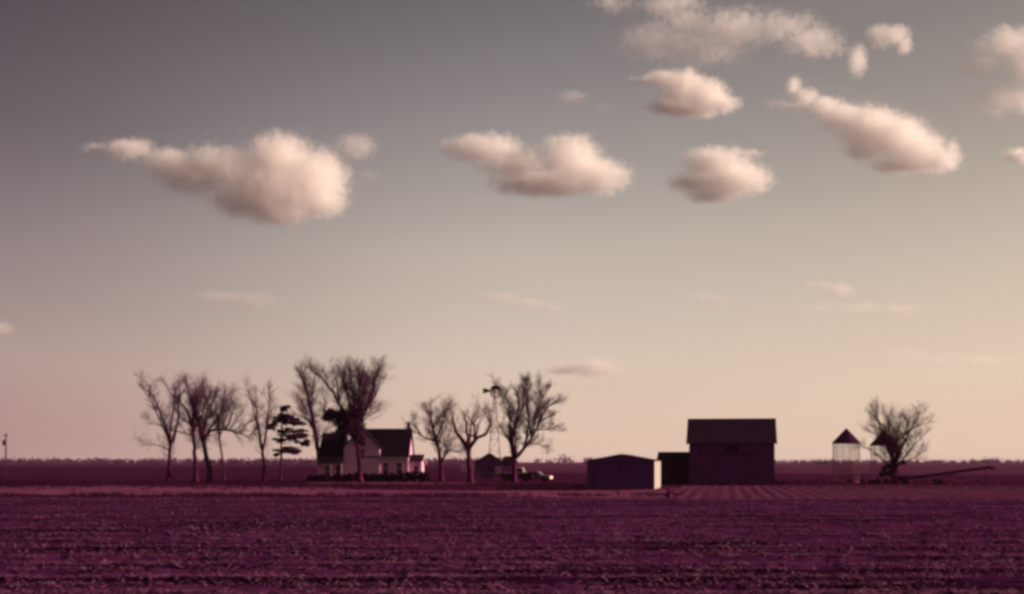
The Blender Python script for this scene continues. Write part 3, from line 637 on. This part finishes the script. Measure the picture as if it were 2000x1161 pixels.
def crib(px, D, label, rad, pe, pa):
    k = F / D; c = empty('corn_crib', (GX(px, D), D, 0)); tag(c, label, 'corn crib', 'round wire corn cribs')
    Z = lambda py: CAMH + (HZ - py) / k
    ze, za = Z(pe), Z(pa); n = 20
    m = MB(); vs_ = []; ring = lambda r, z: [(r * math.cos(2 * math.pi * i / n), r * math.sin(2 * math.pi * i / n), z) for i in range(n)]
    vs_ = ring(rad + .14, ze - .06) + ring(rad + .14, ze) + ring(.22, za - .12) + ring(.2, za + .0) + [(0, 0, za + .06)] + ring(rad + .02, ze - .06) + ring(.2, za - .2)
    f = []
    for a in (0, 1, 2):
        for i in range(n): f.append((a * n + i, a * n + (i + 1) % n, (a + 1) * n + (i + 1) % n, (a + 1) * n + i))
    for i in range(n): f.append((3 * n + i, 3 * n + (i + 1) % n, 4 * n))
    o5 = 4 * n + 1
    for i in range(n): f.append((o5 + i, i, (i + 1) % n, o5 + (i + 1) % n) [::-1]); f.append((o5 + i, o5 + (i + 1) % n, o5 + n + (i + 1) % n, o5 + n + i)[::-1])
    f.append(tuple(o5 + n + i for i in range(n)))
    m.add(vs_, f); r = m.build('roof', M_dmetal, c)
    m = MB()
    for i in range(n):
        a = 2 * math.pi * i / n; m.tube([((rad + .14) * math.cos(a), (rad + .14) * math.sin(a), ze + .01), (.2 * math.cos(a), .2 * math.sin(a), za - .1)], .02, 4)
    m.build('roof_seams', M_dmetal, r)
    for i in range(6):
        a = 2 * math.pi * (i + .5) / 6; p = part('post', M_wire, c, (-.02, .02, -.02, .02, .15, ze - .06)); p.location = ((rad - .02) * math.cos(a), (rad - .02) * math.sin(a), 0)
    m = MB()
    for i in range(60):
        a = 2 * math.pi * i / 60; m.tube([(rad * math.cos(a), rad * math.sin(a), .15), (rad * math.cos(a), rad * math.sin(a), ze - .02)], .008, 3, False)
    o = m.build('vertical_wires', M_wire, c)
    m = MB(); zz = .15
    while zz < ze:
        m.tube([(rad * math.cos(a), rad * math.sin(a), zz) for a in [i * math.pi / 24 for i in range(49)]], .0065, 3, False); zz += .10
    m.build('wire_hoops', M_wire, c)
    m = MB(); m.tube([(0, 0, 0), (0, 0, .15)], [rad + .15, rad + .1], n); m.build('slab', M_conc, c)
    for z_ in (.5, ze * .5, ze - .5):
        m = MB(); m.tube([((rad + .005) * math.cos(a), (rad + .005) * math.sin(a), z_) for a in [i * math.pi / 24 for i in range(49)]], .014, 4, False); m.build('band', M_wire, c)
crib(1653, 180, 'left round wire crib with dark conical roof standing clear of the tree', 1.79, 866, 838)
crib(1727, 184, 'right round wire crib with dark conical roof behind the spreading tree', 1.83, 870, 841)
def elevator():
    D = 163.0; k = F / D; a = Vector((GX(1768, D), D, CAMH + (HZ - 936) / k)); b = Vector((GX(1922, D), D - 2.5, CAMH + (HZ - 913) / k))
    e = empty('grain_elevator', (a.x, a.y, 0)); tag(e, 'long dark grain elevator tilted up to the right of the cribs', 'elevator'); o0 = Vector(e.location); a -= o0; b -= o0
    d = (b - a).normalized(); s_ = d.cross(Vector((0, 0, 1))).normalized(); u = s_.cross(d)
    def beam(name, p, q, hw, hh, mat_=M_dmetal):
        m = MB(); m.add([p - s_ * hw - u * hh, p + s_ * hw - u * hh, p + s_ * hw + u * hh, p - s_ * hw + u * hh, q - s_ * hw - u * hh, q + s_ * hw - u * hh, q + s_ * hw + u * hh, q - s_ * hw + u * hh],
                        [(0, 1, 2, 3), (7, 6, 5, 4), (0, 4, 5, 1), (1, 5, 6, 2), (2, 6, 7, 3), (3, 7, 4, 0)]); return m.build(name, mat_, e)
    beam('trough', a, b, .25, .13); beam('side_rail', a + s_ * .27 + u * .12, b + s_ * .27 + u * .12, .02, .06); beam('side_rail', a - s_ * .27 + u * .12, b - s_ * .27 + u * .12, .02, .06)
    m = MB(); m.box(b.x - .1, b.x + .35, b.y - .25, b.y + .25, b.z - .28, b.z + .04); m.build('spout', M_dmetal, e)
    m = MB(); m.box(a.x - .7, a.x + .1, a.y - .55, a.y + .55, a.z - .2, a.z + .35); m.build('hopper', M_dmetal, e)
    for t, sx in ((.42, -1), (.42, 1)):
        p = a.lerp(b, .62) + s_ * .2 * sx; q = Vector((a.lerp(b, .36).x, a.lerp(b, .36).y, .35)) + s_ * .75 * sx
        m = MB(); m.tube([p, q], .035, 5); m.build('support_leg', M_dmetal, e)
        m = MB(); m.tube([a.lerp(b, .12) + s_ * .2 * sx, q], .03, 5); m.build('support_leg', M_dmetal, e)
        wv = MB(); wv.tube([q - s_ * .08, q + s_ * .08], .34, 14); wl = wv.build('wheel', M_door, e)
        wv = MB(); wv.tube([q - s_ * .1, q + s_ * .1], .17, 10); wv.build('rim', M_metal, wl)
    q = a.lerp(b, .36); m = MB(); m.tube([Vector((q.x, q.y, .35)) - s_ * .75, Vector((q.x, q.y, .35)) + s_ * .75], .04, 6); m.build('axle', M_dmetal, e)
    p = a.lerp(b, .93); m = MB(); m.tube([p - u * .12, Vector((p.x + .1, p.y, 0))], .04, 5); m.build('prop_pole', M_dmetal, e)
elevator()
def pole():
    D = 292.0; k = F / D; p = empty('utility_pole', (GX(11.5, D), D, 0)); tag(p, 'utility pole with a round transformer at the far left edge', 'utility pole')
    top = CAMH + (HZ - 847) / k
    m = MB(); m.tube([(0, 0, -.2), (0, 0, top)], [.19, .13], 8); m.build('shaft', M_dmetal, p)
    m = MB(); zc = CAMH + (HZ - 865) / k; m.tube([(-.36, -.1, zc - .6), (-.36, -.1, zc - .5), (-.36, -.1, zc + .42), (-.36, -.1, zc + .55)], [.30, .36, .36, .2], 14); t = m.build('transformer', M_dmetal, p)
    m = MB(); m.tube([(-.36, -.1, zc + .55), (-.36, -.1, zc + .8)], .06, 6); m.build('bushing', M_dmetal, t)
    part('crossarm', M_dmetal, p, (-.55, .55, -.19, -.09, top - .55, top - .43))
    for x in (-.48, 0, .48):
        m = MB(); m.tube([(x, -.14 if x else 0, top - .43 if x else top), (x, -.14 if x else 0, top - .2 if x else top + .22)], .06, 6); m.build('insulator', M_metal, p)
pole()

# ------------------------------------------------------------------ vehicles and wagon in the yard
M_car = material('faded_car_paint', (0.13, 0.045, 0.075), rough=.35, spec=.5)
M_truck = material('pale_truck_paint', (0.30, 0.20, 0.21), (0.38, 0.26, 0.26), scale=1, green=1, rough=.4, spec=.5)
M_tyre = material('tyre_rubber', (0.015, 0.006, 0.012), rough=.9)
M_chrome = material('chrome', (0.75, 0.66, 0.62), green=1, rough=.18, metal=1.0)
def wheels(parent, xs, hy, r, wd):
    for x in xs:
        for sy in (-1, 1):
            m = MB(); m.tube([(x, sy * hy - wd / 2, r), (x, sy * hy + wd / 2, r)], r, 18); t = m.build('wheel', M_tyre, parent)
            m = MB(); m.tube([(x, sy * hy + sy * (wd / 2 - .03), r), (x, sy * hy + sy * (wd / 2 + .02), r)], r * .55, 12); m.build('hubcap', M_dmetal, t)
def bevelled(name, prof, y0, y1, mat_, parent, w_=.08):
    m = MB(); m.prism_y(prof, y0, y1); o = m.build(name, mat_, parent)
    bm = bmesh.new(); bm.from_mesh(o.data); bmesh.ops.recalc_face_normals(bm, faces=bm.faces)
    bmesh.ops.bevel(bm, geom=list(bm.edges), offset=w_, segments=2, affect='EDGES', profile=.6); bm.to_mesh(o.data); bm.free()
    o.data.polygons.foreach_set('use_smooth', [True] * len(o.data.polygons)); return o
def sedan():
    D = 188.0; c = empty('parked_car', (GX(1046, D), D, 0), R(-14)); tag(c, 'low dark sedan parked right of the big bushy tree', 'car')
    bevelled('body', [(-2.1, .3), (2.1, .3), (2.15, .55), (2.05, .82), (.95, .92), (-1.3, .92), (-2.05, .88), (-2.18, .6)], -.85, .85, M_car, c)
    bevelled('cabin', [(-1.35, .86), (1.0, .86), (.42, 1.38), (-.85, 1.38)], -.7, .7, M_car, c, .06)
    for sy in (-1, 1):
        y = sy * .705
        m = MB(); m.prism_y([(-1.1, .95), (-.25, .95), (-.25, 1.3), (-.8, 1.3)], min(y, y + sy * .012), max(y, y + sy * .012)); m.build('side_window', M_glass, c)
        m = MB(); m.prism_y([(-.18, .95), (.74, .95), (.38, 1.3), (-.18, 1.3)], min(y, y + sy * .012), max(y, y + sy * .012)); m.build('side_window', M_glass, c)
        m = MB(); m.tube([(2.1, sy * .58, .68), (2.2, sy * .58, .68)], .12, 10); m.build('headlight', M_chrome, c)
    m = MB(); m.add([(1.0, -.6, .93), (1.0, .6, .93), (.5, .56, 1.34), (.5, -.56, 1.34)] + [(1.03, -.6, .94), (1.03, .6, .94), (.53, .56, 1.35), (.53, -.56, 1.35)], [(0, 1, 2, 3), (7, 6, 5, 4), (0, 4, 5, 1), (1, 5, 6, 2), (2, 6, 7, 3), (3, 7, 4, 0)]); m.build('windscreen', M_chrome, c)
    part('bumper', M_trim, c, (2.16, 2.30, -.84, .84, .36, .74)); part('bumper', M_chrome, c, (-2.3, -2.16, -.84, .84, .38, .54))  # front bumper is white to paint in a bright sun glint
    wheels(c, (-1.35, 1.35), .76, .33, .18)
sedan()
def pickup():
    D = 200.0; c = empty('pickup_truck', (GX(1022, D), D, 0), R(-8)); tag(c, 'pale old pickup truck parked behind the dark wagon', 'pickup truck')
    bevelled('cab', [(-1.2, .5), (.25, .5), (.25, 1.2), (-.05, 1.9), (-1.1, 1.9), (-1.2, 1.2)], -.8, .8, M_truck, c)
    bevelled('bonnet', [(.2, .5), (1.75, .5), (1.85, .8), (1.75, 1.18), (.2, 1.25)], -.75, .75, M_truck, c)
    bx = part('bed', M_truck, c, (-3.0, -1.22, -.85, -.8, .62, 1.15), (-3.0, -1.22, .8, .85, .62, 1.15), (-3.0, -2.95, -.79, .79, .62, 1.15), (-2.94, -1.22, -.79, .79, .62, .68))
    part('chassis', M_tyre, c, (-2.9, 1.6, -.5, .5, .35, .49))
    for sy in (-1, 1):
        y = sy * .805; m = MB(); m.prism_y([(-1.0, 1.28), (.02, 1.28), (-.16, 1.75), (-.98, 1.75)], min(y, y + sy * .012), max(y, y + sy * .012)); m.build('side_window', M_glass, c)
        m = MB(); m.tube([(1.8, sy * .55, .95), (1.9, sy * .55, .95)], .12, 10); m.build('headlight', M_chrome, c)
    m = MB(); m.add([(.27, -.65, 1.26), (.27, .65, 1.26), (.0, .62, 1.8), (.0, -.62, 1.8)] + [(.3, -.65, 1.27), (.3, .65, 1.27), (.03, .62, 1.81), (.03, -.62, 1.81)], [(0, 1, 2, 3), (7, 6, 5, 4), (0, 4, 5, 1), (1, 5, 6, 2), (2, 6, 7, 3), (3, 7, 4, 0)]); m.build('windscreen', M_chrome, c)
    part('bumper', M_chrome, c, (1.88, 1.98, -.82, .82, .42, .58)); wheels(c, (-2.2, 1.05), .72, .38, .2)
pickup()
def wagon():
    D = 186.0; c = empty('farm_wagon', (GX(1008, D), D, 0), R(-3)); tag(c, 'low dark farm wagon with plank sides under the big bushy tree', 'wagon')
    part('bed', M_door, c, (-2.2, 2.2, -.9, .9, .5, .6))
    for sy in (-1, 1):
        for i in range(3): part('side_plank', M_door, c, (-2.2, 2.2, sy * .93 - .03, sy * .93 + .03, .52 + i * .22, .71 + i * .22))
        for x in (-1.8, -.6, .6, 1.8): part('stake', M_door, c, (x - .05, x + .05, sy * 1.0 - .035, sy * 1.0 + .035, .48, 1.2))
    part('end_board', M_door, c, (-2.26, -2.2, -.89, .89, .52, 1.15)); part('end_board', M_door, c, (2.2, 2.26, -.89, .89, .52, 1.15))
    part('axle', M_dmetal, c, (-1.5, -1.4, -.7, .7, .3, .42)); part('axle', M_dmetal, c, (1.4, 1.5, -.7, .7, .3, .42)); part('reach', M_dmetal, c, (-1.4, 3.4, -.05, .05, .34, .44))
    wheels(c, (-1.45, 1.45), .72, .36, .16)
wagon()
bush('weed_clump', 'dark tangle of weeds at the foot of the left crib', 'weeds', 1672, 174.0, 2.2, .55, 500, M_weed, seed=11)
bush('weed_clump', 'dark tangle of weeds at the foot of the spreading tree', 'weeds', 1735, 162.5, 5.0, .75, 1500, M_weed, seed=12)
bush('weed_clump', 'dark weeds beneath the tilted elevator', 'weeds', 1836, 160.0, 1.6, .45, 300, M_weed, seed=13)
bush('weed_clump', 'dark weeds growing against the right corner of the barn', 'weeds', 1520, 156.0, 2.0, .6, 400, M_weed, seed=14)
bush('weed_clump', 'tall dark weeds along the foot of the barn wall', 'weeds', 1400, 154.8, 6.5, .4, 900, M_weed, seed=15)

# ------------------------------------------------------------------ haze
def haze():
    m = bpy.data.materials.new('thin_haze'); m.use_nodes = True; t = m.node_tree; t.nodes.clear()
    o = N(t, 'ShaderNodeOutputMaterial'); pv = N(t, 'ShaderNodeVolumePrincipled'); t.links.new(pv.outputs[0], o.inputs['Volume'])
    pv.inputs['Color'].default_value = (0.78, 0.52, 0.68, 1); pv.inputs['Density'].default_value = HAZE
    mb = MB(); mb.box(-41000, 41000, -300, 46000, -1.5, 26)
    tag(mb.build('haze', m), kind='stuff')
HAZE = 0.000035
haze()
# ------------------------------------------------------------------ clouds
CLOUD_COL = (1.0, 0.976, 0.968, 1)
def cloud_material(name, blobs, dens, scale, seed, ragged, edge):
    m = bpy.data.materials.new(name); m.use_nodes = True; t = m.node_tree; t.nodes.clear()
    o = N(t, 'ShaderNodeOutputMaterial'); pv = N(t, 'ShaderNodeVolumePrincipled')
    pv.inputs['Color'].default_value = CLOUD_COL; pv.inputs['Anisotropy'].default_value = 0.35
    t.links.new(pv.outputs[0], o.inputs['Volume'])
    tc = N(t, 'ShaderNodeTexCoord')
    n1 = N(t, 'ShaderNodeTexNoise'); n1.noise_dimensions = '4D'; n1.inputs['W'].default_value = seed
    n1.inputs['Scale'].default_value = 1 / (scale * 0.55); n1.inputs['Detail'].default_value = 3.0; n1.inputs['Roughness'].default_value = 0.5
    t.links.new(tc.outputs['Object'], n1.inputs['Vector'])
    ctr = N(t, 'ShaderNodeVectorMath', operation='SUBTRACT'); ctr.inputs[1].default_value = (.5, .5, .5)
    t.links.new(n1.outputs['Color'], ctr.inputs[0])
    wp = N(t, 'ShaderNodeVectorMath', operation='MULTIPLY_ADD'); wp.inputs[1].default_value = (scale * ragged,) * 3
    t.links.new(ctr.outputs[0], wp.inputs[0]); t.links.new(tc.outputs['Object'], wp.inputs[2])
    s = None
    for c, r, k in blobs:
        a = N(t, 'ShaderNodeVectorMath', operation='SUBTRACT'); a.inputs[1].default_value = c
        t.links.new(wp.outputs[0], a.inputs[0])
        b = N(t, 'ShaderNodeVectorMath', operation='DIVIDE'); b.inputs[1].default_value = r
        t.links.new(a.outputs[0], b.inputs[0])
        l = N(t, 'ShaderNodeVectorMath', operation='LENGTH'); t.links.new(b.outputs[0], l.inputs[0])
        v = math_(t, 'MULTIPLY', math_(t, 'SUBTRACT', 1.0, l.outputs['Value'], clamp=True), k) if k != 1 else math_(t, 'SUBTRACT', 1.0, l.outputs['Value'], clamp=True)
        s = v if s is None else math_(t, 'SMOOTH_MAX', s, v, 0.15)
    n2 = N(t, 'ShaderNodeTexNoise'); n2.inputs['Scale'].default_value = 1 / (scale * 0.22); n2.inputs['Detail'].default_value = 2.5; n2.inputs['Roughness'].default_value = 0.62
    t.links.new(tc.outputs['Object'], n2.inputs['Vector'])
    e = math_(t, 'MULTIPLY_ADD', math_(t, 'MULTIPLY', math_(t, 'SUBTRACT', n2.outputs[0], 0.5), ragged * 1.3), math_(t, 'MULTIPLY', s, 4.0, clamp=True), s)
    mr = N(t, 'ShaderNodeMapRange', interpolation_type='SMOOTHSTEP'); mr.inputs[1].default_value = 0.06; mr.inputs[2].default_value = 0.06 + edge
    mr.inputs[3].default_value = 0.0; mr.inputs[4].default_value = dens
    t.links.new(e, mr.inputs[0]); t.links.new(mr.outputs[0], pv.inputs['Density'])
    m.cycles.volume_step_rate = 0.75
    return m
#
def cloud(label, D, ell, tau=9.0, ragged=0.62, edge=0.85, depth=0.8, seed=0):
    # ell: list of (px, py, rx, ry[, weight]) ellipses in photo pixels
    k = D / F
    cx = sum(e[0] for e in ell) / len(ell); cy = sum(e[1] for e in ell) / len(ell)
    org = P(cx, cy, D)
    rr = random.Random(seed + 5)
    blobs, pts = [], []
    for e in ell:
        c = P(e[0], e[1], D) - org; rx, ry = e[2] * k * 1.6, e[3] * k * 1.6
        rz = max(ry, rx * 0.6) * depth; c.y += rr.uniform(-.25, .25) * rz
        wgt = e[4] if len(e) > 4 else 1
        blobs.append((tuple(c), (rx, rz, ry), wgt))
        for i in range(8):
            for j in range(1, 5):
                th, ph = i * math.pi / 4, j * math.pi / 5
                pts.append(c + Vector((rx * math.cos(th) * math.sin(ph), rz * math.sin(th) * math.sin(ph), ry * math.cos(ph))) * 1.12)
    bm = bmesh.new(); vs_ = [bm.verts.new(p) for p in pts]
    r = bmesh.ops.convex_hull(bm, input=vs_)
    bmesh.ops.delete(bm, geom=[v for v in bm.verts if not v.link_faces], context='VERTS')
    me = bpy.data.meshes.new('cloud'); bm.to_mesh(me); bm.free()
    o = bpy.data.objects.new('cloud', me); col.objects.link(o); o.location = org
    size = sum(max(e[2], e[3]) for e in ell) / len(ell) * k
    thick = max(b_[1][1] for b_ in blobs) * 1.25
    me.materials.append(cloud_material('cloud_vapour', blobs, 0.62 * tau / thick, size, seed * 3.7, ragged, edge))
    o['label'] = label; o['category'] = 'cloud'; o['group'] = 'clouds in the sky'
    return o
def CD(py, h=900): return h * F / (HZ - py)
cloud('largest puffy cloud, bulging bright right end and thin tail reaching left', CD(350),
      [(545, 318, 62, 50), (612, 350, 58, 52), (530, 375, 90, 42), (430, 330, 75, 36), (380, 345, 60, 34), (330, 320, 50, 26), (250, 292, 46, 18), (190, 288, 30, 8, .6), (545, 415, 62, 22), (630, 395, 45, 26), (480, 390, 60, 30)], seed=1)
cloud('small faint cloud just right of the largest puffy cloud', CD(290), [(695, 285, 36, 22), (660, 292, 24, 12, .6), (722, 345, 26, 14, .4)], tau=2.0, ragged=.8, seed=21)
cloud('long flat-bottomed cloud with two humps above the windmill', CD(330),
      [(950, 292, 66, 24), (1010, 325, 60, 30), (1115, 312, 55, 42), (1165, 345, 56, 32), (1070, 358, 95, 22), (895, 290, 35, 14)], seed=2)
cloud('bright wedge-shaped cloud with hooked left tip, second row from top', CD(190),
      [(1262, 158, 26, 9, .85), (1298, 152, 30, 15), (1335, 165, 38, 24), (1375, 185, 44, 28), (1408, 203, 32, 17), (1310, 208, 42, 13), (1350, 210, 54, 15), (1325, 185, 32, 24)], tau=7.5, seed=3)
cloud('rounded bright cloud hanging above the low wide shed and barn', CD(340),
      [(1400, 318, 56, 26), (1432, 350, 64, 28), (1365, 358, 48, 20), (1395, 380, 46, 14), (1462, 300, 30, 8, .6), (1480, 370, 24, 10, .7)], tau=7.5, seed=4)
cloud('long bright cloud slanting down to the right, largest on the right side', CD(250),
      [(1550, 168, 14, 18, .9), (1574, 188, 26, 14), (1525, 206, 28, 9, .8), (1562, 207, 26, 9, .8), (1610, 205, 38, 16), (1650, 228, 46, 24), (1700, 250, 58, 36), (1745, 270, 58, 36), (1790, 295, 52, 34), (1835, 312, 36, 24), (1860, 290, 12, 18, .7), (1690, 290, 38, 20), (1770, 320, 64, 13)], tau=7.5, seed=5)
cloud('broad ragged thin cloud along the top edge', CD(60),
      [(1200, 8, 46, 18, .8), (1310, 2, 60, 20), (1290, 78, 72, 36, .8), (1380, 98, 80, 30, .75), (1440, 55, 70, 30), (1350, 45, 60, 30, .7), (1530, 55, 56, 28, .9), (1580, 78, 56, 26, 1), (1600, 92, 46, 18), (1250, 100, 50, 14, .6)], tau=2.8, ragged=1.05, edge=0.95, seed=6)
cloud('small arched puff at the upper right', CD(75), [(1718, 72, 24, 20), (1748, 68, 28, 18), (1768, 88, 13, 16)], tau=3, ragged=.9, seed=7)
cloud('tiny upright puff below left of the arched one', CD(120), [(1675, 120, 16, 27)], tau=2.6, ragged=.9, seed=8)
cloud('broken cloud cut off by the right edge of the view', CD(130),
      [(1910, 132, 36, 18), (1925, 100, 30, 24, .8), (1972, 85, 46, 30), (1955, 192, 42, 26), (2000, 125, 40, 30, .8), (2000, 200, 40, 22), (2040, 120, 50, 50)], tau=4, ragged=.85, seed=9)
cloud('small wisp at the right edge below the broken cloud', CD(305), [(1995, 304, 30, 13)], tau=4, seed=10)
cloud('barely visible wisp left of the wedge-shaped cloud', CD(195), [(1120, 190, 28, 13, .7), (1178, 212, 18, 10, .6)], tau=1.2, ragged=.9, seed=11)
cloud('thin pinkish streak low on the left above the bare trees', CD(583), [(435, 580, 52, 11), (500, 585, 45, 12)], tau=1.1, ragged=.6, seed=12)
cloud('thin sloping streak low in the middle of the sky', CD(590), [(975, 583, 36, 12), (1025, 592, 40, 11), (1075, 603, 34, 9)], tau=1.1, ragged=.6, seed=13)
cloud('low grey-bellied cloud right of the tall tree by the windmill', CD(718), [(1160, 718, 46, 17), (1105, 722, 34, 11), (1195, 725, 24, 9)], tau=2.8, seed=14)
cloud('small bright patch of cloud above the conical-roofed cribs', CD(563), [(1640, 566, 28, 12), (1600, 556, 30, 9, .6)], tau=1.5, ragged=.6, seed=15)
cloud('pale streak of cloud below the small bright patch', CD(603), [(1600, 602, 46, 9, .8), (1680, 604, 50, 12), (1760, 605, 44, 12)], tau=0.9, ragged=.6, seed=16)
cloud('faint short streak above the barn roof', CD(583), [(1370, 580, 34, 9), (1405, 586, 26, 8)], tau=0.6, ragged=.6, seed=17)
cloud('pale low streak just above the tree by the cribs', CD(695), [(1765, 690, 40, 10), (1830, 700, 60, 9), (1920, 702, 60, 8)], tau=0.8, ragged=.6, seed=18)
cloud('pink puff cut off by the left edge low in the sky', CD(642), [(2, 642, 24, 13), (-30, 640, 30, 16)], tau=2.2, seed=19)
